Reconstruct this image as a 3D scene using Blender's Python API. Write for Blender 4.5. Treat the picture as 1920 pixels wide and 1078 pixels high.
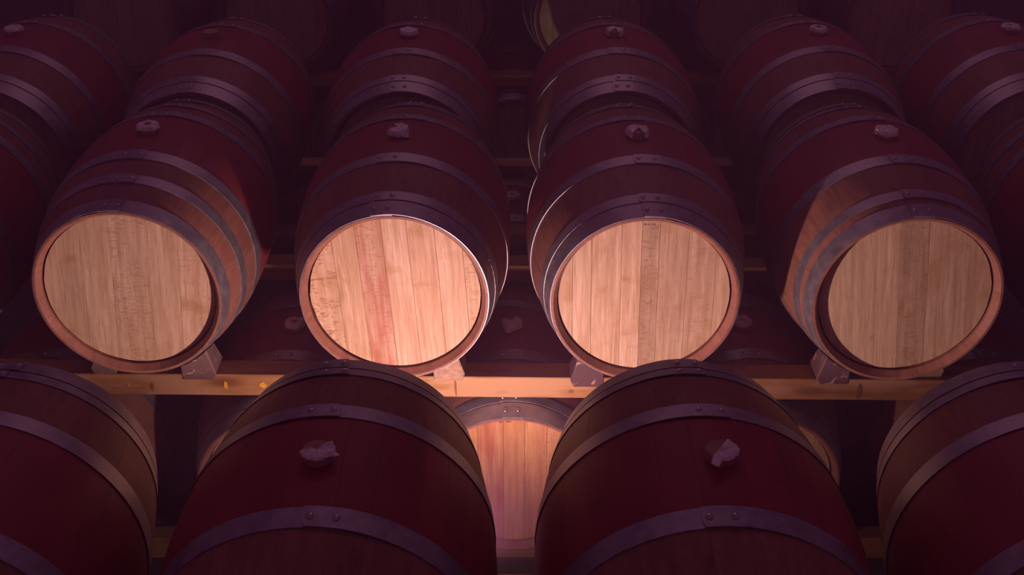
import bpy, bmesh, math, random
from mathutils import Vector, Matrix, noise

# ------------------------------------------------------------------ scene, camera, world, lights
scene = bpy.context.scene
col = scene.collection
for o in list(bpy.data.objects):
    bpy.data.objects.remove(o, do_unlink=True)

H = 2.93                                   # camera height above the cellar floor
cam_d = bpy.data.cameras.new('camera')
cam_d.sensor_width = 36.0
cam_d.lens = 36.0 * 2166.3 / 1920.0
cam_d.clip_start = 0.05
cam = bpy.data.objects.new('camera', cam_d)
cam.location = (0, 0, H)
cam.rotation_euler = (math.radians(90 - 30.386), 0, 0)
col.objects.link(cam)
scene.camera = cam

vs = scene.view_settings
vs.view_transform = 'Standard'
vs.look = 'None'
vs.gamma = 1.0
vs.exposure = 0.0
vs.use_curve_mapping = False

world = bpy.data.worlds.new('World')
scene.world = world
world.use_nodes = True
bg = world.node_tree.nodes['Background']
bg.inputs['Color'].default_value = (1.0, 0.235, 0.66, 1)
bg.inputs['Strength'].default_value = 0.090
scene.cycles.max_bounces = 4
scene.cycles.diffuse_bounces = 3
scene.cycles.glossy_bounces = 2
scene.cycles.volume_bounces = 0
scene.cycles.caustics_reflective = False
scene.cycles.caustics_refractive = False

# work lamp standing on the rear beam of the foreground rack, hidden by the foreground barrel
lamp_d = bpy.data.lights.new('work_lamp', 'POINT')
lamp_d.energy = 78
lamp_d.color = (1.0, 0.465, 0.53)
lamp_d.shadow_soft_size = 0.022
lamp = bpy.data.objects.new('work_lamp', lamp_d)
lamp.location = (-0.165, 2.215, H - 2.122)
col.objects.link(lamp)
lamp_d.use_nodes = True
_nt = lamp_d.node_tree
_em = _nt.nodes['Emission']
_geo = _nt.nodes.new('ShaderNodeNewGeometry')
_sep = _nt.nodes.new('ShaderNodeSeparateXYZ')
_nt.links.new(_geo.outputs['Incoming'], _sep.inputs[0])
def _m(op, a, b=None, clamp=False):
    n = _nt.nodes.new('ShaderNodeMath'); n.operation = op; n.use_clamp = clamp
    for i, v in enumerate((a, b)):
        if v is None: continue
        if isinstance(v, (int, float)): n.inputs[i].default_value = v
        else: _nt.links.new(v, n.inputs[i])
    return n.outputs[0]
def _mr(v, a, b, c, d):
    n = _nt.nodes.new('ShaderNodeMapRange'); n.interpolation_type = 'SMOOTHSTEP'
    for i, q in enumerate((v, a, b, c, d)):
        if isinstance(q, (int, float)): n.inputs[i].default_value = q
        else: _nt.links.new(q, n.inputs[i])
    return n.outputs[0]
_x, _y, _z = _sep.outputs[0], _sep.outputs[1], _sep.outputs[2]
_h = _m('SQRT', _m('ADD', _m('MULTIPLY', _x, _x), _m('MULTIPLY', _y, _y)))
_c = _m('MAXIMUM', _m('DIVIDE', _y, _m('MAXIMUM', _h, 0.001)), 0.30)
_wing = _m('POWER', _c, -0.85)                       # invented emission spread: more light to the sides
_fwd = _mr(_y, -0.05, 0.25, 0.0, 1.0)                # emission faded out towards the back
_low = _mr(_z, -0.62, 0.0, 0.14, 1.0)              # and cut off downwards
_side = _mr(_m('SUBTRACT', _z, _m('MULTIPLY', _m('SUBTRACT', 1.0, _c), 0.02)), -0.06, 0.05, 0.0, 1.0)
_low = _m('MULTIPLY', _low, _m('MAXIMUM', _side, _mr(_c, 0.55, 0.98, 0.26, 1.0)))   # emission dimmed low at the sides, standing in for shade
_nt.links.new(_m('MULTIPLY', _m('MULTIPLY', _wing, _fwd), _low), _em.inputs['Strength'])

# dim ceiling lamp deep in the cellar
ceil_d = bpy.data.lights.new('ceiling_lamp', 'AREA')
ceil_d.shape = 'RECTANGLE'; ceil_d.size = 3.2; ceil_d.size_y = 0.8
ceil_d.energy = 19.0
ceil_d.color = (1.0, 0.30, 0.56)
ceil_l = bpy.data.objects.new('ceiling_lamp', ceil_d)
ceil_l.location = (0.2, 7.0, H + 2.6)
ceil_l.rotation_euler = (math.radians(-46), 0, 0)
col.objects.link(ceil_l)

# ------------------------------------------------------------------ materials
def new_mat(name):
    m = bpy.data.materials.new(name)
    m.use_nodes = True
    nt = m.node_tree
    return m, nt, nt.nodes['Principled BSDF']

class N:
    """small node helper"""
    def __init__(s, nt): s.nt = nt
    def node(s, t, **kw):
        n = s.nt.nodes.new(t)
        for k, v in kw.items(): setattr(n, k, v)
        return n
    def put(s, sock, v):
        if hasattr(v, 'is_output'): s.nt.links.new(v, sock)
        elif isinstance(v, (tuple, list)) and len(v) == 3 and sock.type == 'RGBA': sock.default_value = (*v, 1)
        else: sock.default_value = v
    def math(s, op, a, b=0.0, clamp=False):
        n = s.node('ShaderNodeMath', operation=op, use_clamp=clamp)
        s.put(n.inputs[0], a); s.put(n.inputs[1], b); return n.outputs[0]
    def coord(s, out='Object'):
        return s.node('ShaderNodeTexCoord').outputs[out]
    def info(s):
        return s.node('ShaderNodeObjectInfo')
    def attr(s, name):
        return s.node('ShaderNodeAttribute', attribute_type='OBJECT', attribute_name=name).outputs['Fac']
    def mapping(s, vec, scale=(1, 1, 1), loc=None):
        n = s.node('ShaderNodeMapping'); s.put(n.inputs['Vector'], vec); n.inputs['Scale'].default_value = scale
        if loc is not None: s.put(n.inputs['Location'], loc)
        return n.outputs[0]
    def noise(s, vec, scale=1.0, detail=3.0, rough=0.55, dist=0.0):
        n = s.node('ShaderNodeTexNoise'); s.put(n.inputs['Vector'], vec)
        n.inputs['Scale'].default_value = scale; n.inputs['Detail'].default_value = detail
        n.inputs['Roughness'].default_value = rough; n.inputs['Distortion'].default_value = dist
        return n.outputs['Fac']
    def ramp(s, v, a, b, c=0.0, d=1.0, smooth=False):
        n = s.node('ShaderNodeMapRange')
        if smooth: n.interpolation_type = 'SMOOTHSTEP'
        for i, q in enumerate((v, a, b, c, d)): s.put(n.inputs[i], q)
        return n.outputs[0]
    def mix(s, f, a, b, blend='MIX'):
        n = s.node('ShaderNodeMix', data_type='RGBA', blend_type=blend)
        s.put(n.inputs[0], f); s.put(n.inputs[6], a); s.put(n.inputs[7], b)
        return n.outputs[2]
    def sep(s, v):
        n = s.node('ShaderNodeSeparateXYZ'); s.put(n.inputs[0], v); return n.outputs
    def comb(s, x, y, z):
        n = s.node('ShaderNodeCombineXYZ')
        for i, q in enumerate((x, y, z)): s.put(n.inputs[i], q)
        return n.outputs[0]
    def vadd(s, a, b):
        n = s.node('ShaderNodeVectorMath', operation='ADD'); s.put(n.inputs[0], a); s.put(n.inputs[1], b); return n.outputs[0]
    def bump(s, h, strength=0.3, dist=0.002):
        n = s.node('ShaderNodeBump'); n.inputs['Strength'].default_value = strength
        n.inputs['Distance'].default_value = dist; s.put(n.inputs['Height'], h); return n.outputs[0]

def mat_head():
    m, nt, b = new_mat('oak_head'); n = N(nt)
    inf = n.info(); rnd = inf.outputs['Random']
    off = n.comb(n.math('MULTIPLY', rnd, 7.3), n.math('MULTIPLY', rnd, 3.1), n.math('MULTIPLY', rnd, 11.7))
    v = n.vadd(n.coord(), off)
    grain = n.noise(n.mapping(v, (70, 4, 3.5)), 1, 4, 0.6, 0.4)
    pores = n.noise(n.mapping(v, (420, 10, 16)), 1, 3, 0.6)
    broad = n.noise(n.mapping(v, (9, 3, 4)), 1, 3, 0.5)
    base = n.mix(n.ramp(grain, 0.34, 0.66), (0.44, 0.315, 0.20), (0.68, 0.53, 0.375))
    base = n.mix(n.ramp(pores, 0.48, 0.66, 0, 0.6), base, (0.34, 0.215, 0.125))
    base = n.mix(n.ramp(broad, 0.35, 0.75, 0, 0.35), base, (0.50, 0.33, 0.17))
    # medullary flecks
    fl = n.noise(n.mapping(v, (32, 4, 112)), 1, 2, 0.5, 1.6)
    fmask = n.noise(n.mapping(v, (22, 4, 16)), 1, 2, 0.5)
    f = n.math('MULTIPLY', n.ramp(fl, 0.53, 0.60), n.ramp(fmask, 0.36, 0.50))
    base = n.mix(n.math('MULTIPLY', f, n.attr('fleck')), base, (0.30, 0.165, 0.09))
    # wine stain running along the grain
    sm = n.noise(n.mapping(v, (26, 4, 2.5)), 1, 3, 0.6, 0.5)
    base = n.mix(n.math('MULTIPLY', n.ramp(sm, 0.45, 0.66), n.attr('stain')), base, (0.36, 0.10, 0.075))
    # brownish damp tide marks
    tm = n.noise(n.mapping(v, (7, 4, 9)), 1, 4, 0.55, 0.6)
    base = n.mix(n.ramp(tm, 0.56, 0.70, 0, 0.5), base, (0.36, 0.20, 0.07))
    base = n.mix(1.0, base, inf.outputs['Color'], 'MULTIPLY')
    n.put(b.inputs['Base Color'], base)
    b.inputs['Roughness'].default_value = 0.62
    b.inputs['Specular IOR Level'].default_value = 0.3
    n.put(b.inputs['Normal'], n.bump(n.math('ADD', n.math('MULTIPLY', pores, -0.6), grain), 0.25, 0.0012))
    return m

def mat_stave():
    m, nt, b = new_mat('oak_stave'); n = N(nt)
    inf = n.info(); rnd = inf.outputs['Random']
    c = n.coord()
    off = n.comb(n.math('MULTIPLY', rnd, 9.1), n.math('MULTIPLY', rnd, 23.0), n.math('MULTIPLY', rnd, 5.7))
    v = n.vadd(c, off)
    grain = n.noise(n.mapping(v, (60, 4, 60)), 1, 4, 0.6, 0.3)
    pores = n.noise(n.mapping(v, (300, 14, 300)), 1, 3, 0.6)
    blot = n.noise(n.mapping(v, (6, 5, 6)), 1, 3, 0.55)
    base = n.mix(n.ramp(grain, 0.3, 0.7), (0.215, 0.092, 0.062), (0.315, 0.150, 0.102))
    base = n.mix(n.ramp(pores, 0.5, 0.72, 0, 0.5), base, (0.16, 0.075, 0.045))
    # wine coloured belt between the two bilge hoops
    y = n.sep(c)[1]
    belt = n.ramp(n.math('ABSOLUTE', y), 0.150, 0.172, 1.0, 0.0)
    wine = n.mix(n.ramp(blot, 0.3, 0.7), (0.235, 0.028, 0.035), (0.30, 0.048, 0.050))
    base = n.mix(n.math('MULTIPLY', belt, 0.92), base, wine)
    # spills
    sp = n.noise(n.mapping(v, (12, 5, 12)), 1, 4, 0.6, 0.4)
    base = n.mix(n.ramp(sp, 0.60, 0.72, 0, 0.5), base, (0.10, 0.03, 0.025))
    val = n.ramp(rnd, 0, 1, 0.90, 1.09)
    base = n.mix(1.0, base, n.comb(val, val, val), 'MULTIPLY')
    base = n.mix(1.0, base, inf.outputs['Color'], 'MULTIPLY')
    n.put(b.inputs['Base Color'], base)
    b.inputs['Roughness'].default_value = 0.52
    b.inputs['Specular IOR Level'].default_value = 0.35
    n.put(b.inputs['Normal'], n.bump(n.math('ADD', n.math('MULTIPLY', pores, -0.7), grain), 0.22, 0.0012))
    return m

def mat_hoop():
    m, nt, b = new_mat('galvanised_hoop'); n = N(nt)
    inf = n.info(); rnd = inf.outputs['Random']
    off = n.comb(n.math('MULTIPLY', rnd, 9.1), n.math('MULTIPLY', rnd, 23.0), 0.0)
    v = n.vadd(n.coord(), off)
    a = n.noise(v, 28, 4, 0.65)
    s = n.noise(v, 260, 3, 0.6)
    base = n.mix(n.ramp(a, 0.3, 0.7), (0.26, 0.25, 0.29), (0.42, 0.41, 0.46))
    base = n.mix(n.ramp(s, 0.55, 0.75, 0, 0.6), base, (0.17, 0.12, 0.13))
    n.put(b.inputs['Base Color'], base)
    b.inputs['Metallic'].default_value = 0.75
    n.put(b.inputs['Roughness'], n.ramp(a, 0.3, 0.7, 0.38, 0.52))
    n.put(b.inputs['Normal'], n.bump(s, 0.12, 0.001))
    return m

def mat_rivet():
    m, nt, b = new_mat('steel_rivet'); n = N(nt)
    a = n.noise(n.coord(), 300, 3, 0.6)
    n.put(b.inputs['Base Color'], n.mix(a, (0.35, 0.33, 0.36), (0.55, 0.54, 0.58)))
    b.inputs['Metallic'].default_value = 0.9
    b.inputs['Roughness'].default_value = 0.2
    return m

def mat_pine():
    m, nt, b = new_mat('pine_beam'); n = N(nt)
    inf = n.info(); rnd = inf.outputs['Random']
    off = n.comb(n.math('MULTIPLY', rnd, 9.1), n.math('MULTIPLY', rnd, 3.0), n.math('MULTIPLY', rnd, 5.0))
    v = n.vadd(n.coord(), off)
    g = n.noise(n.mapping(v, (1.6, 42, 42)), 1, 4, 0.6, 0.9)
    f = n.noise(n.mapping(v, (9, 300, 300)), 1, 3, 0.6)
    blot = n.noise(n.mapping(v, (3.2, 7, 7)), 1, 3, 0.55)
    base = n.mix(n.ramp(g, 0.3, 0.7), (0.30, 0.155, 0.050), (0.46, 0.26, 0.095))
    base = n.mix(n.ramp(f, 0.5, 0.72, 0, 0.35), base, (0.33, 0.16, 0.05))
    base = n.mix(n.ramp(blot, 0.50, 0.58, 0, 0.6), base, (0.58, 0.37, 0.21))
    kn = n.node('ShaderNodeTexVoronoi'); n.put(kn.inputs['Vector'], n.mapping(v, (2.6, 7, 7))); kn.inputs['Scale'].default_value = 1.0
    base = n.mix(n.ramp(kn.outputs['Distance'], 0.10, 0.22, 0.85, 0.0), base, (0.16, 0.06, 0.02))
    n.put(b.inputs['Base Color'], base)
    b.inputs['Roughness'].default_value = 0.6
    b.inputs['Specular IOR Level'].default_value = 0.3
    n.put(b.inputs['Normal'], n.bump(n.math('ADD', g, f), 0.2, 0.0015))
    return m

def mat_wedge():
    m, nt, b = new_mat('chock_wood'); n = N(nt)
    inf = n.info(); rnd = inf.outputs['Random']
    off = n.comb(n.math('MULTIPLY', rnd, 9.1), n.math('MULTIPLY', rnd, 3.0), n.math('MULTIPLY', rnd, 5.0))
    v = n.vadd(n.coord(), off)
    g = n.noise(n.mapping(v, (55, 6, 120)), 1, 4, 0.6, 0.5)
    base = n.mix(n.ramp(g, 0.3, 0.7), (0.26, 0.16, 0.11), (0.52, 0.36, 0.25))
    # a skin of dark paint that has chipped off in places, more on some chocks than on others
    p = n.noise(v, 26, 4, 0.6, 0.5)
    paint = n.math('MULTIPLY', n.ramp(p, 0.60, 0.66, 1.0, 0.0), n.attr('paint'))
    base = n.mix(paint, base, (0.085, 0.045, 0.055))
    n.put(b.inputs['Base Color'], base)
    b.inputs['Roughness'].default_value = 0.75
    n.put(b.inputs['Normal'], n.bump(n.math('ADD', g, p), 0.4, 0.002))
    return m

def mat_simple(name, c1, c2, scale, rough, spec=0.4, bump=0.2, sub=None):
    m, nt, b = new_mat(name); n = N(nt)
    inf = n.info()
    a = n.noise(n.vadd(n.coord(), n.comb(n.math('MULTIPLY', inf.outputs['Random'], 5.0), 0.0, 0.0)), scale, 4, 0.6, 0.3)
    n.put(b.inputs['Base Color'], n.mix(n.ramp(a, 0.3, 0.7), c1, c2))
    b.inputs['Roughness'].default_value = rough
    b.inputs['Specular IOR Level'].default_value = spec
    n.put(b.inputs['Normal'], n.bump(a, bump, 0.003))
    return m

M_HEAD, M_STAVE, M_HOOP, M_RIVET, M_PINE, M_WEDGE = mat_head(), mat_stave(), mat_hoop(), mat_rivet(), mat_pine(), mat_wedge()
M_BUNG = mat_simple('bung_cork', (0.34, 0.20, 0.12), (0.48, 0.30, 0.18), 60, 0.6)
M_FILM = mat_simple('crumpled_film', (0.66, 0.64, 0.62), (0.90, 0.88, 0.84), 45, 0.32, 0.6, 0.5)
M_CHIP = mat_simple('yellow_paint', (0.75, 0.42, 0.03), (0.85, 0.52, 0.05), 80, 0.5)
M_KNOT = mat_simple('pine_knot', (0.20, 0.085, 0.03), (0.32, 0.15, 0.055), 120, 0.6)
M_INK = mat_simple('brand_ink', (0.10, 0.05, 0.03), (0.16, 0.08, 0.05), 80, 0.8)
M_FLOOR = mat_simple('cellar_floor', (0.055, 0.045, 0.060), (0.11, 0.09, 0.105), 9, 0.85, 0.2, 0.3)
M_WALL = mat_simple('cellar_wall', (0.10, 0.07, 0.085), (0.17, 0.12, 0.13), 5, 0.9, 0.2, 0.5)

# ------------------------------------------------------------------ mesh helpers
def mesh(name, verts, faces, mat, smooth=None, sharp=None):
    me = bpy.data.meshes.new(name)
    me.from_pydata(verts, [], faces)
    me.update()
    bm = bmesh.new(); bm.from_mesh(me)
    bmesh.ops.recalc_face_normals(bm, faces=bm.faces)
    bm.to_mesh(me); bm.free()
    if smooth:
        me.polygons.foreach_set('use_smooth', [True] * len(me.polygons))
        if sharp: me.set_sharp_from_angle(angle=math.radians(sharp))
    me.materials.append(mat)
    return me

def link(name, me, parent=None, loc=None, rot=None):
    o = bpy.data.objects.new(name, me)
    col.objects.link(o)
    if parent: o.parent = parent
    if loc: o.location = loc
    if rot: o.rotation_euler = rot
    return o

def tag(o, label, cat=None, group=None, kind=None):
    o['label'] = label
    if cat: o['category'] = cat
    if group: o['group'] = group
    if kind: o['kind'] = kind
    return o

# ------------------------------------------------------------------ the setting
def slab(name, x0, x1, y0, y1, z0, z1, mat):
    v = [(x, y, z) for x in (x0, x1) for y in (y0, y1) for z in (z0, z1)]
    f = [(0, 1, 3, 2), (4, 6, 7, 5), (0, 4, 5, 1), (2, 3, 7, 6), (0, 2, 6, 4), (1, 5, 7, 3)]
    o = link(name, mesh(name, v, f, mat)); o['kind'] = 'structure'
    return o
slab('floor', -4.5, 4.5, -1.0, 8.2, -0.2, 0.0, M_FLOOR)
slab('wall_back', -4.5, 4.5, 7.6, 7.8, 0.0, 2.6, M_WALL)

# ------------------------------------------------------------------ barrels
A, RB, RH = 0.444, 0.352, 0.283                # half length, bilge radius, radius at the chime
def R(y): return RH + (RB - RH) * (1 - (y / A) ** 2)

def profile():
    p = []
    n = 17
    for i in range(n):
        y = -A + 2 * A * i / (n - 1)
        p.append((y, R(y), True))
    T = 0.026
    p += [(A, RH - 0.007, False), (A - 0.022, R(A - .022) - 0.026, False), (A - 0.075, R(A - .075) - 0.034, False)]
    p += [(0.0, RB - 0.03, False)]
    p += [(-A + 0.075, R(A - .075) - 0.034, False), (-A + 0.022, R(A - .022) - 0.026, False), (-A, RH - 0.007, False)]
    return p
PROF = profile()

def ring_mesh(name, w_deg, closed, mat):
    """a stave w_deg wide centred on the top, or the whole body when closed"""
    if closed:
        angs = [(math.radians(7.5 * k), 0.0) for k in range(48)]
    else:
        h = math.radians(w_deg) / 2 - 0.0002
        e = 0.004
        angs = [(-h, -0.0004), (-h + e, 0.0), (-h + 2 * e, 0.0), (-h / 2.6, 0.0), (h / 2.6, 0.0), (h - 2 * e, 0.0), (h - e, 0.0), (h, -0.0004)]
    V, F = [], []
    n = len(PROF)
    for a, dr in angs:
        for y, r, outer in PROF:
            rr = r + (dr if outer else 0.0)
            V.append((rr * math.sin(a), y, rr * math.cos(a)))
    m = len(angs)
    for k in range(m if closed else m - 1):
        k2 = (k + 1) % m
        for i in range(n):
            j = (i + 1) % n
            F.append((k * n + i, k * n + j, k2 * n + j, k2 * n + i))
    if not closed:
        F.append(tuple(range(n))); F.append(tuple(reversed(range((m - 1) * n, m * n))))
    return mesh(name, V, F, mat, True, 32)

WIDTHS = {10: 6, 12: 9, 14: 8, 16: 5}
STAVES = {w: ring_mesh('stave', w, False, M_STAVE) for w in WIDTHS}
BODY = ring_mesh('body', 0, True, M_STAVE)

_hoops = {}
def hoop_mesh(y0, y1, mirror):
    key = (round(y0, 4), round(y1, 4), mirror)
    if key in _hoops: return _hoops[key]
    t, lap, n = 0.0026, math.radians(13.5), 84
    total = 2 * math.pi + lap
    V, F = [], []
    steps = [total * k / n for k in range(n + 1)]
    # extra steps for the stepped-up lap and its clipped corner
    steps += [2 * math.pi - 0.002, 2 * math.pi + 0.004, total - 0.012, total - 0.006]
    steps = sorted(set(steps))
    for s in steps:
        up = 0.0030 * max(0.0, min(1.0, (s - 2 * math.pi + 0.42) / 0.40))
        c = 0.0
        if s > total - 0.0125: c = (y1 - y0) * 0.35 * ((s - (total - 0.0125)) / 0.0125)
        a0, a1 = (y0 + c, y1) if (y0 + y1) < 0 else (y0, y1 - c)
        a = (s - 2 * math.pi) if not mirror else -(s - 2 * math.pi)
        for y, d in ((a0, 0.0002), (a0, t), (a1, t), (a1, 0.0002)):
            r = R(y) + d + up
            V.append((r * math.sin(a), y, r * math.cos(a)))
    m = len(steps)
    for k in range(m - 1):
        for i in range(4):
            j = (i + 1) % 4
            F.append((k * 4 + i, k * 4 + j, (k + 1) * 4 + j, (k + 1) * 4 + i))
    F.append((0, 1, 2, 3)); F.append(((m - 1) * 4 + 3, (m - 1) * 4 + 2, (m - 1) * 4 + 1, (m - 1) * 4))
    _hoops[key] = mesh('hoop', V, F, M_HOOP, True, 40)
    return _hoops[key]

def rivet_mesh():
    V, F = [(0, 0, 0.0047)], []
    rings = ((0.0040, 0.0040), (0.0066, 0.0024), (0.0077, -0.0008))
    for r, z in rings:
        for k in range(10):
            a = 2 * math.pi * k / 10
            V.append((r * math.cos(a), r * math.sin(a), z))
    for k in range(10):
        k2 = (k + 1) % 10
        F.append((0, 1 + k, 1 + k2))
        for q in range(2):
            F.append((1 + q * 10 + k, 11 + q * 10 + k, 11 + q * 10 + k2, 1 + q * 10 + k2))
    F.append(tuple(21 + k for k in range(10))[::-1])
    return mesh('rivet', V, F, M_RIVET, True, 60)
RIVET = rivet_mesh()

HR, HD = 0.2600, 0.033                         # head radius and recess
def board_mesh(x0, x1, proud=0.0):
    """one head board: the slice x0..x1 of a disc, front face at y = -A + HD"""
    x0 = max(x0, -HR + 1e-4); x1 = min(x1, HR - 1e-4)
    g = 0.0004
    x0 += g; x1 -= g
    n = 9
    top = []
    for i in range(n):
        x = x0 + (x1 - x0) * i / (n - 1)
        top.append((x, math.sqrt(max(HR * HR - x * x, 0))))
    loop = top + [(x, -z) for x, z in reversed(top)]
    # drop doubled points at the tips
    L = []
    for p in loop:
        if not L or (abs(p[0] - L[-1][0]) + abs(p[1] - L[-1][1])) > 1e-5: L.append(p)
    m = len(L); V = []
    cx = (x0 + x1) / 2; hw = max((x1 - x0) / 2, 1e-3)
    yf = -A + HD - proud
    for x, z in L: V.append((cx + (x - cx) * (1 - 0.0005 / hw), yf, z * 0.9965))
    for x, z in L: V.append((x, yf + 0.0006, z))
    for x, z in L: V.append((x, yf + 0.022, z))
    F = [tuple(range(m))]
    for q in range(2):
        for i in range(m):
            j = (i + 1) % m
            F.append((q * m + i, q * m + j, (q + 1) * m + j, (q + 1) * m + i))
    F.append(tuple(reversed(range(2 * m, 3 * m))))
    return mesh('head_board', V, F, M_HEAD)

def disc_mesh(sign):
    V, F = [], []
    y0 = sign * (A - HD); y1 = sign * (A - HD - 0.022)
    for y in (y0, y1):
        for k in range(40):
            a = 2 * math.pi * k / 40
            V.append((HR * math.cos(a), y, HR * math.sin(a)))
    F.append(tuple(range(40))); F.append(tuple(reversed(range(40, 80))))
    for k in range(40):
        k2 = (k + 1) % 40
        F.append((k, k2, 40 + k2, 40 + k))
    return mesh('head', V, F, M_HEAD)
REAR_HEAD, FRONT_HEAD = disc_mesh(1), disc_mesh(-1)

def bung_mesh():
    V, F = [], []
    prof = ((0.0285, -0.012), (0.031, 0.018), (0.0295, 0.0215), (0.0, 0.0215))
    n = 20
    for r, z in prof[:3]:
        for k in range(n):
            a = 2 * math.pi * k / n
            V.append((r * math.cos(a), r * math.sin(a), z))
    for q in range(2):
        for k in range(n):
            k2 = (k + 1) % n
            F.append((q * n + k, q * n + k2, (q + 1) * n + k2, (q + 1) * n + k))
    F.append(tuple(range(2 * n, 3 * n))); F.append(tuple(reversed(range(n))))
    return mesh('bung', V, F, M_BUNG, True, 40)
BUNG = bung_mesh()

def film_mesh(seed, a0=0.0, a1=360.0, inner=0.0, drop=0.014, flap=None, size=1.0):
    """torn, crumpled film lying over the bung: a sheet between angles a0 and a1, with thickness"""
    rnd = random.Random(seed)
    n = 22; rings = (inner, 0.014, 0.025, 0.0335, 0.036, 0.037)
    zs = (0.0, 0.002, 0.0015, 0.0, -drop * 0.55, -drop)
    rings = [r for r in rings if r >= inner]; zs = zs[-len(rings):]
    V, F = [], []
    for k in range(n + 1):
        a = math.radians(a0 + (a1 - a0) * k / n)
        if k == n and a1 - a0 >= 359.9: rag = V_first
        else:
            rag = [(rnd.uniform(-0.0022, 0.0022), rnd.uniform(-0.0015, 0.0026)) for _ in rings]
            if k == 0: V_first = rag
        for (r, z, (dr, dz)) in zip(rings, zs, rag):
            rr = (r + (dr if r > 0.001 else 0)) * size
            if flap and abs((math.degrees(a) - flap[0] + 180) % 360 - 180) < flap[1] and r >= 0.0355:
                rr += flap[2] * (1 if r > 0.0365 else 0.5)
            V.append((rr * math.cos(a), rr * math.sin(a), 0.0245 + z + (dz if r > 0.001 else 0.003)))
    m = len(rings)
    nv = len(V)
    V += [(x * 0.985, y * 0.985, z - 0.0012) for x, y, z in V]
    for k in range(n):
        for i in range(m - 1):
            q = (k * m + i, k * m + i + 1, (k + 1) * m + i + 1, (k + 1) * m + i)
            F.append(q); F.append(tuple(nv + w for w in reversed(q)))
        F.append((k * m + m - 1, nv + k * m + m - 1, nv + (k + 1) * m + m - 1, (k + 1) * m + m - 1))
    return mesh('film', V, F, M_FILM)
FILMS = [film_mesh(3, 0, 360, 0.0), film_mesh(8, 150, 430, 0.0, 0.018, (250, 22, 0.012)),
         film_mesh(15, 190, 560, 0.006, 0.010), film_mesh(22, 100, 400, 0.0, 0.02, (300, 18, 0.014)),
         film_mesh(31, 0, 360, 0.011, 0.012)]
FILM_FRONT_LEFT = film_mesh(41, 195, 395, 0.006, 0.004, (338, 10, 0.012), 0.95)
FILM_FRONT_RIGHT = film_mesh(47, 232, 420, 0.0, 0.004, (250, 16, 0.018), 0.95)

TYPES = {                                      # offsets of the three hoops from the chime
    'tight': ((0.0015, 0.058), (0.064, 0.100), (0.254, 0.304)),
    'wide': ((0.0015, 0.050), (0.128, 0.168), (0.252, 0.302)),
    'mid': ((0.0015, 0.054), (0.082, 0.118), (0.254, 0.304)),
}
EVEN7 = (.14, .29, .44, .58, .73, .87)

def wine_barrel(x, y, z, label, kind='tight', cuts=EVEN7, spin=0.0, seed=0, staves=True, bung=None, bung_tilt=0.0,
                film=None, mirror=True, joint=7.0, tints=None, flecks=None, stains=None, tone=1.0, group=None,
                front_boards=True, rivets=True, skew=0.0, proud=True):
    rnd = random.Random(seed * 77 + 5)
    root = bpy.data.objects.new('wine_barrel', None)
    root.empty_display_size = 0.1
    root.location = (x, y, H + z)
    root.rotation_euler = (0, 0, skew)
    col.objects.link(root)
    tag(root, label, 'barrel', group)
    tcol = (tone, tone, tone, 1)
    if staves:
        seq = [w for w, c in WIDTHS.items() for _ in range(c)]
        seq.remove(16); rnd.shuffle(seq); seq = [16] + seq
        a = -8.0
        for w in seq:
            o = link('stave', STAVES[w], root, rot=(0, math.radians(a + w / 2 + bung_tilt), 0))
            o.color = tcol
            a += w
    else:
        o = link('body', BODY, root); o.color = tcol
    for sgn in (-1, 1):
        for q, (o0, o1) in enumerate(TYPES[kind]):
            y0, y1 = sorted((sgn * (A - o0), sgn * (A - o1)))
            mir = mirror if sgn < 0 else not mirror
            jo = math.radians(-sgn * joint + rnd.uniform(-1.6, 1.6))
            h = link('hoop', hoop_mesh(y0, y1, mir), root, rot=(0, jo, 0))
            if rivets:
                ym = (y0 + y1) / 2
                slope = math.atan2(-(R(y1) - R(y0)), y1 - y0)
                for da in (3.2, 11.2):
                    aa = math.radians(da) * (-1 if mir else 1)
                    rr = R(ym) + 0.0056
                    rv = link('rivet', RIVET, h)
                    rv.location = (rr * math.sin(aa), ym, rr * math.cos(aa))
                    rv.rotation_euler = (-slope if False else slope * -1, aa, 0)
    if front_boards:
        xs = [-HR] + [-HR + 2 * HR * c for c in cuts] + [HR]
        for i in range(len(xs) - 1):
            bo = link('head_board', board_mesh(xs[i], xs[i + 1], rnd.uniform(0, 0.0006) if proud else 0), root, rot=(0, math.radians(spin), 0))
            t = tints[i] if tints else 1.0 + rnd.uniform(-0.12, 0.08)
            bo.color = (t, t, t, 1) if isinstance(t, float) else (*t, 1)
            bo['fleck'] = float(flecks[i]) if flecks else rnd.choice((0.0, 0.2, 0.6))
            bo['stain'] = float(stains[i]) if stains else rnd.choice((0.0, 0.0, 0.25))
    else:
        link('head', FRONT_HEAD, root)
    link('head', REAR_HEAD, root)
    if bung is not None:
        t = math.radians(bung_tilt)
        b = link('bung', BUNG, root, loc=(RB * math.sin(t), 0, RB * math.cos(t)), rot=(0, t, math.radians(bung)))
        if film is not None: link('film', film, b)
    return root

ZU, ZL = -1.797, -2.519                        # axis heights, relative to the camera

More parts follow.
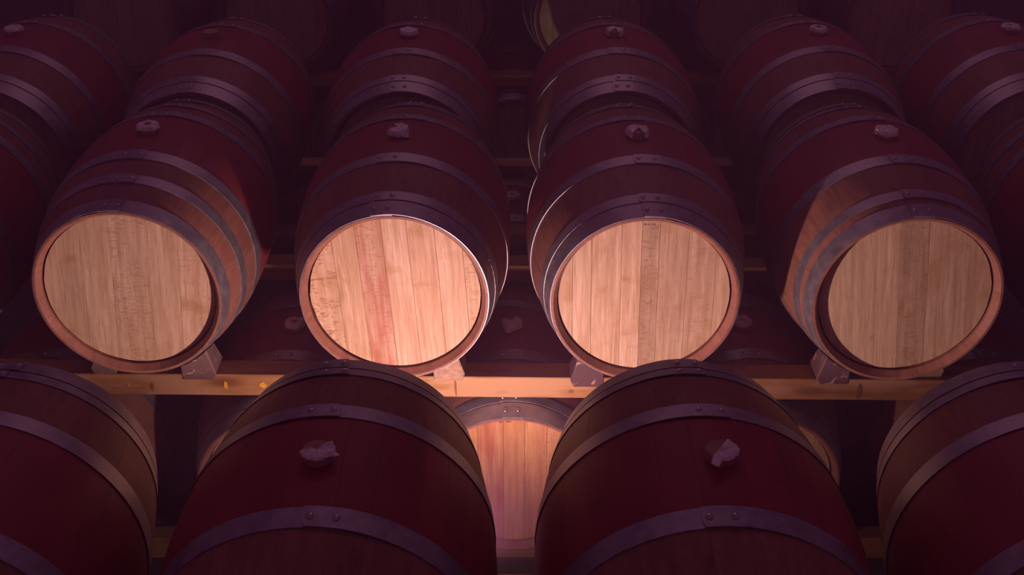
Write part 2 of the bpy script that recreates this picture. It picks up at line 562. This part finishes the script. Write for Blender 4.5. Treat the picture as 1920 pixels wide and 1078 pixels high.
# --- rack unit in the middle: upper row with the lit heads
U1 = 'barrels on the upper beam of the lit rack'
wine_barrel(-1.968, 3.46, ZU, 'dark oak barrel at the left photo edge beside the leftmost lit head', 'wide', seed=1, bung=None, group=U1)
wine_barrel(-1.168, 3.458, ZU, 'oak barrel with the leftmost lit head, its right flank lit too', 'wide',
            (.11, .23, .40, .62, .79, .95), 5.4, 2, bung=20, film=FILMS[4], mirror=False, joint=-7, group=U1,
            tints=[.97, .90, .98, .93, .96, 1.0, .98], flecks=[0, 0, .15, .5, .1, .3, .4], stains=[0, .1, 0, .1, .05, 0, 0])
wine_barrel(-0.355, 3.433, ZU, 'oak barrel with the brightest lit head, second of the four lit heads', 'tight',
            (.172, .311, .464, .607, .763, .915), -3.2, 3, bung=60, bung_tilt=-1.5, film=FILMS[1], joint=3, group=U1,
            tints=[(1.0, .98, .93), (.97, .93, .86), (1.0, .93, .93), (1.06, 1.03, 1.03), (1.05, 1.0, .97), (1.06, 1.02, 1.0), (1.0, .98, .95)],
            flecks=[.85, 0, .5, .05, .05, .05, .5], stains=[0, .1, .75, .1, .1, .05, 0])
THIRD = wine_barrel(0.400, 3.420, ZU, 'oak barrel with the third lit head from the left, one darker central board', 'tight',
            (.083, .193, .364, .478, .579, .743, .907), -1.3, 4, bung=200, film=FILMS[3], joint=8.5, group=U1,
            tints=[.98, 1.0, 1.04, 1.06, .82, .88, .90, .93], flecks=[0, 0, .05, 0, .55, .15, .3, .1], stains=[0, 0, 0, .05, .1, .1, .1, 0])
wine_barrel(1.190, 3.420, ZU, 'oak barrel with the rightmost lit head, deep shadow inside its rim', 'mid',
            (.333, .467, .63, .861), -7.6, 5, bung=110, film=FILMS[0], joint=8, group=U1,
            tints=[.92, .95, .74, .86, .84], flecks=[0, .05, .45, .1, .1], stains=[0, .05, .15, .1, .1])
wine_barrel(1.985, 3.42, ZU, 'dark oak barrel at the right photo edge beside the rightmost lit head', 'wide', seed=6, group=U1)

# --- same unit, lower row under the beam
L1 = 'barrels below the lit beam'
LOWLIT = wine_barrel(0.0, 3.425, ZL, 'barrel under the beam with an orange lit head between the foreground barrels', 'tight',
            (.13, .285, .446, .58, .72, .86), 0.0, 7, bung=0, film=FILMS[1], joint=7, group=L1,
            tints=[(1.0, .74, .50)] * 2 + [(1.02, .78, .54), (1.04, .80, .52), (1.0, .72, .46), (1.04, .80, .56), (1.02, .76, .52)],  # warm bounce light painted into these boards as an orange tint
            flecks=[.1, .2, .1, .1, .2, .5, .2], stains=[.3, .3, .9, .25, .2, .15, .2])
wine_barrel(-0.758, 3.420, ZL, 'barrel below the beam with a head sliver left of the left foreground barrel', 'tight', seed=8, bung=130, film=FILMS[4],
            joint=5, group=L1, tints=[(.95, .84, .70)] * 7)
wine_barrel(0.805, 3.430, ZL, 'barrel below the beam with a head sliver right of the right foreground barrel', 'tight', seed=9, bung=250, film=FILMS[2],
            joint=9, group=L1, tints=[(.95, .84, .70)] * 7)
wine_barrel(-1.555, 3.43, ZL, 'barrel below the left end of the beam behind the lower left corner barrel', 'tight', seed=10, group=L1)
wine_barrel(1.60, 3.43, ZL, 'barrel below the right end of the beam behind the lower right corner barrel', 'tight', seed=11, group=L1)

# --- foreground unit
U0 = 'foreground barrels'
wine_barrel(-1.160, 1.790, ZU, 'dark foreground barrel cut off by the lower left corner', 'tight', seed=12, joint=8, group=U0)
wine_barrel(-0.383, 1.800, ZU, 'dark foreground barrel left of the orange lit lower head', 'tight', seed=13, bung=0, film=FILM_FRONT_LEFT, joint=11, group=U0)
wine_barrel(0.398, 1.800, ZU, 'dark foreground barrel right of the orange lit lower head', 'tight', seed=14, bung=0, bung_tilt=2.0, film=FILM_FRONT_RIGHT, joint=5, group=U0)
wine_barrel(1.185, 1.790, ZU, 'dark foreground barrel cut off by the lower right corner', 'tight', seed=15, joint=7, group=U0)
for i, xx in enumerate((-1.56, -0.775, 0.0, 0.79, 1.58)):
    wine_barrel(xx, 1.800, ZL, 'dark barrel of the lowest row carrying the foreground barrels', 'tight', seed=16 + i, staves=False, rivets=False,
                front_boards=False, group='lowest row under the foreground')

# --- second unit behind
U2 = 'dim barrels behind the lit row'
for i, (xx, yy, bt, fm, lab) in enumerate((
        (-1.967, 4.455, 10, 2, 'dim back-row barrel in the upper left corner'),
        (-1.180, 4.415, None, None, 'dim back-row barrel behind the leftmost lit barrel'),
        (-0.405, 4.425, 80, 0, 'dim back-row barrel behind the second lit barrel'),
        (0.405, 4.430, 190, 3, 'dim back-row barrel behind the third lit barrel'),
        (1.211, 4.455, 300, 4, 'dim back-row barrel behind the rightmost lit barrel'),
        (1.980, 4.480, 50, 2, 'dim back-row barrel in the upper right corner'))):
    wine_barrel(xx, yy, ZU, lab, 'tight', seed=30 + i, bung=bt if bt is not None else 0, film=FILMS[fm] if fm is not None else None,
                joint=(6, 4, 5, 8, 9, 7)[i], group=U2, front_boards=False)
L2 = 'lower barrels of the dim back rack'
for i, (xx, lab) in enumerate(((-1.57, 'lower back barrel in the dark gap beside the left edge barrel'),
                               (-0.785, 'lower back barrel in the dark gap between the first and second lit barrels'),
                               (0.0, 'lower back barrel in the dark gap between the two brightest barrels'),
                               (0.80, 'lower back barrel in the dark gap between the third and fourth lit barrels'),
                               (1.59, 'lower back barrel in the dark gap beside the right edge barrel'))):
    wine_barrel(xx, 4.44, ZL, lab, 'tight', seed=40 + i, bung=40 * i, film=FILMS[i % 5], staves=False, group=L2, front_boards=False)

# --- third unit, across a gap, almost lost in the dark
U3 = 'barrels of the farthest rack'
for i, (xx, lab) in enumerate(((-1.985, 'faint farthest barrel at the upper left above the corner barrel'),
                               (-1.205, 'faint farthest barrel above the second back-row barrel from the left'),
                               (-0.400, 'faint farthest barrel above the back-row barrel left of the middle'),
                               (0.400, 'faint farthest barrel above the back-row barrel right of the middle'),
                               (1.205, 'faint farthest barrel above the fifth back-row barrel from the left'),
                               (1.985, 'faint farthest barrel at the upper right above the corner barrel'))):
    wine_barrel(xx, 6.21, ZU, lab, 'tight', seed=50 + i, staves=False, group=U3)
L3 = 'lower barrels of the farthest rack'
for i, (xx, lab) in enumerate(((-1.59, 'farthest lower barrel in the gap right of the upper left corner barrel'),
                               (-0.795, 'farthest lower barrel in the dark gap left of the middle back-row pair'),
                               (0.0, 'farthest lower barrel in the dark gap of the middle back-row pair'),
                               (0.795, 'farthest lower barrel in the dark gap right of the middle back-row pair'),
                               (1.59, 'farthest lower barrel in the gap left of the upper right corner barrel'))):
    wine_barrel(xx, 6.21, ZL, lab, 'tight', seed=60 + i, staves=False, group=L3)

# ------------------------------------------------------------------ beams
def beam(name, x0, x1, yf, yb, z0, z1, label, slope=0.0, seed=0, group='rack beams', dt=0.0, db=0.0):
    """sawn timber with slightly wavering arrises; origin at its middle"""
    n = 40; V, F = [], []
    cx, cy, cz = (x0 + x1) / 2, (yf + yb) / 2, (z0 + z1) / 2
    hy, hz, c = (yb - yf) / 2, (z1 - z0) / 2, 0.003
    sec = [(-hy, -hz + c), (-hy, hz - c), (-hy + c, hz), (hy - c, hz - dt), (hy, hz - c - dt), (hy, -hz + c + db), (hy - c, -hz + db), (-hy + c, -hz)]
    rn = random.Random(seed)
    for k in range(n + 1):
        x = x0 + (x1 - x0) * k / n - cx
        for (y, z) in sec:
            w = noise.noise(Vector((x * 2.5 + seed, y * 9, z * 9))) * 0.0016
            V.append((x, y + w + slope * x, z + (w if z > 0 else 0)))
    for k in range(n):
        for i in range(8):
            j = (i + 1) % 8
            F.append((k * 8 + i, k * 8 + j, (k + 1) * 8 + j, (k + 1) * 8 + i))
    F.append(tuple(range(8))); F.append(tuple(reversed(range(n * 8, n * 8 + 8))))
    o = link(name, mesh(name, V, F, M_PINE), loc=(cx, cy, H + cz))
    tag(o, label, 'beam', group, 'thing')
    return o

ZT, ZB = -2.122, -2.208
b1 = beam('timber_beam', -2.5, 2.5, 3.050, 3.142, ZB + .005, ZT, 'brightly lit pine beam carrying the four lit barrels', -0.0136, 1, dt=.004, db=.025)
beam('timber_beam', -2.5, 2.5, 3.776, 3.862, ZB + .018, ZT, 'pine beam seen in the gaps behind the lit barrels, partly lit', -0.0136, 2)
beam('timber_beam', -2.5, 2.5, 4.040, 4.132, ZB + .024, ZT - .006, 'dark beam under the fronts of the dim back-row barrels', 0, 3)
beam('timber_beam', -2.5, 2.5, 4.725, 4.815, ZB + .022, ZT - .018, 'dark beam under the far ends of the dim back-row barrels', 0, 4)
beam('timber_beam', -2.5, 2.5, 5.840, 5.935, ZB + .024, ZT - .006, 'dark beam under the farthest barrels', 0, 5)
beam('timber_beam', -2.5, 2.5, 2.082, 2.178, ZB + .014, ZT - .004, 'pale beam end strip at the bottom edge between the foreground barrels', 0, 6)
beam('timber_beam', -2.5, 2.5, 1.42, 1.515, ZB + .016, ZT - .006, 'near beam under the foreground barrels, below the photo', 0, 7)
BT, BB = -2.838, -2.930
beam('floor_beam', -2.5, 2.5, 3.080, 3.180, BB, BT, 'floor beam below the orange lit lower head', 0, 8, dt=.030)
beam('floor_beam', -2.5, 2.5, 3.700, 3.800, BB, BT - .03, 'floor beam at the far end of the lit lower row', 0, 9)

# yellow paint specks on the lit beam
def chip(dx, dz, w, h, seed, name='paint_speck', mat=None, lab='yellow paint speck'):
    mat = mat or M_CHIP
    rn = random.Random(seed); V, F = [], []
    pts = [(w * math.cos(2 * math.pi * k / 9) * rn.uniform(.6, 1.1), h * math.sin(2 * math.pi * k / 9) * rn.uniform(.6, 1.1)) for k in range(9)]
    V = [(x, 0, z) for x, z in pts] + [(x, 0.004, z) for x, z in pts]
    F = [tuple(range(9)), tuple(reversed(range(9, 18)))] + [(i, (i + 1) % 9, 9 + (i + 1) % 9, 9 + i) for i in range(9)]
    o = link(name, mesh(name, V, F, mat), b1, loc=(dx, -0.046 - 0.0136 * dx - (0.0022 if name == 'paint_speck' else 0.0012), dz))
    o['label'] = lab
for a in ((-0.925, 0.002, 0.008, 0.017, 1), (-0.805, 0.004, 0.013, 0.013, 2), (-1.24, 0.0, 0.003, 0.008, 3)): chip(*a)
for a in ((-0.182, 0.0, 0.005, 0.040, 4), (-1.165, -0.01, 0.007, 0.018, 5), (1.115, -0.004, 0.010, 0.032, 6), (0.19, -0.012, 0.012, 0.009, 7)): chip(*a, 'knot', M_KNOT, 'dark knot')

# ------------------------------------------------------------------ chocks on the lit beam
def chock(bx, by, y, side, xa, xb, label, depth=0.10, paint=0.0, rot=0.0, seed=0):
    """wedge lying on the beam whose hollowed face follows the barrel (axis at bx, centred on by); xa..xb = reach from the axis"""
    rn = random.Random(seed)
    def clear(x, yy): return (ZU - math.sqrt(max((R(min(abs(yy - by), A)) + 0.005) ** 2 - x * x, 0.0))) - ZT - 0.003
    ys = (y - depth / 2, y - depth / 2 + .004, y, y + depth / 2 - .004, y + depth / 2)
    cx = bx + side * (xa + xb) / 2
    V, F = [], []
    n = 6
    for q, yy in enumerate(ys):
        e = 0.004 if q in (0, 4) else 0.0
        row = [(xa + e, 0.0), (xb + .012 - e, 0.0), (xb + .020 - e, 0.022)]
        for k in range(n):
            x = xb + (xa - xb) * k / (n - 1) - (e if k < n - 1 else -e)
            row.append((x, max(clear(x, min(ys[-1], max(ys[0], yy)) if yy < by else yy), 0.004) - e * .7))
        for a, b in row:
            V.append((bx + side * a - cx + rn.uniform(-.001, .001), yy - y, max(b, 0.0)))
    m = n + 3
    for q in range(4):
        for i in range(m):
            j = (i + 1) % m
            F.append((q * m + i, q * m + j, (q + 1) * m + j, (q + 1) * m + i))
    F.append(tuple(range(m))); F.append(tuple(reversed(range(4 * m, 5 * m))))
    o = link('wooden_chock', mesh('wooden_chock', V, F, M_WEDGE), loc=(cx, y, H + ZT + 0.0018))
    o['paint'] = float(paint)
    tag(o, label, 'wedge', 'chocks on the lit beam')
    return o
B1, B2, B3, B4 = (-1.168, 3.458), (-0.355, 3.433), (0.400, 3.42), (1.19, 3.42)
chock(*B1, 3.085, 1, .115, .205, 'brown wooden chock right of the leftmost lit barrel', paint=.85, seed=1)
chock(*B1, 3.115, -1, .105, .165, 'wooden chock tip left of the leftmost lit barrel', paint=.8, seed=2)
chock(*B2, 3.080, 1, .105, .185, 'pale split wooden chock right of the brightest lit barrel', paint=0.0, seed=3)
chock(*B2, 3.090, -1, .11, .19, 'wooden chock left of the brightest lit barrel', paint=.4, seed=4)
chock(*B3, 3.045, -1, .11, .195, 'dark painted chock with chipped patch, overhanging the lit beam', paint=1.0, seed=5)
chock(*B3, 3.090, 1, .11, .19, 'dark chock right of the third lit barrel', paint=.9, seed=6)
chock(*B4, 3.060, -1, .12, .205, 'dark chock with one pale chip left of the rightmost lit barrel', paint=1.0, seed=7)
chock(*B4, 3.100, 1, .105, .175, 'brown wooden chock right of the rightmost lit barrel', paint=.3, seed=8)

# ------------------------------------------------------------------ small burnt marks at the top of two heads
def stamp(parent, x0, z0, marks, size):
    V, F = [], []
    y = -A + HD - 0.0012
    for (a, b, c, d) in marks:                      # strokes from (a, b) to (c, d) in letter units
        p, q = Vector((a, b)), Vector((c, d))
        t = (q - p); t = t / max(t.length, 1e-6); nrm = Vector((-t.y, t.x)) * 0.11
        i = len(V)
        pts = [p + nrm, q + nrm, q - nrm, p - nrm]
        V += [(x0 + e.x * size, y, z0 + e.y * size) for e in pts] + [(x0 + e.x * size, y + 0.002, z0 + e.y * size) for e in pts]
        F += [(i, i + 1, i + 2, i + 3), (i + 7, i + 6, i + 5, i + 4)] + [(i + k, i + (k + 1) % 4, i + 4 + (k + 1) % 4, i + 4 + k) for k in range(4)]
    o = link('burnt_mark', mesh('burnt_mark', V, F, M_INK), parent)
    o['label'] = 'small burnt cooper mark'
E_ = [(0, 0, 0, 1), (0, 1, .6, 1), (0, .5, .5, .5), (0, 0, .6, 0)]
def sh(L, dx): return [(a + dx, b, c + dx, d) for a, b, c, d in L]
Y_ = [(0, 1, .35, .5), (.7, 1, .35, .5), (.35, .5, .25, 0)]
DASH = [(0, .45, .35, .5)]
W_ = [(0, .8, .2, .1), (.2, .1, .4, .7), (.4, .7, .6, .1), (.6, .1, .8, .8)]
N_ = [(0, .1, 0, .7), (0, .7, .5, .6), (.5, .6, .5, .1)]
stamp(LOWLIT, -0.040, 0.2435, E_ + sh(Y_, .8) + sh(DASH, 2.0) + sh(W_, 2.7) + sh(N_, 3.8), 0.0085)
stamp(THIRD, -0.012, 0.2435, sh(N_, 0) + sh(DASH, .9) + sh([(0, 0, 0, .8)], 1.6) + sh(DASH, 2.1) + sh(DASH, 2.8) + sh(N_, 3.5), 0.0075)

# ------------------------------------------------------------------ thin purple veil, added to lift the blacks
hz = bpy.data.materials.new('added_haze_volume'); hz.use_nodes = True
_t = hz.node_tree
_t.nodes.remove(_t.nodes['Principled BSDF'])
_vs = _t.nodes.new('ShaderNodeVolumeScatter')
_vs.inputs['Color'].default_value = (0.98, 0.50, 0.92, 1)
_vs.inputs['Density'].default_value = 0.105
_vs.inputs['Anisotropy'].default_value = 0.7
_t.links.new(_vs.outputs[0], _t.nodes['Material Output'].inputs['Volume'])
_v = [(x, y, z) for x in (-4.4, 4.4) for y in (-0.9, 7.55) for z in (-0.05, 4.9)]
_f = [(0, 1, 3, 2), (4, 6, 7, 5), (0, 4, 5, 1), (2, 3, 7, 6), (0, 2, 6, 4), (1, 5, 7, 3)]
added_haze = link('added_haze', mesh('added_haze', _v, _f, hz))
tag(added_haze, 'added purple veil lifting the blacks of the whole cellar', 'added_haze', kind='stuff')
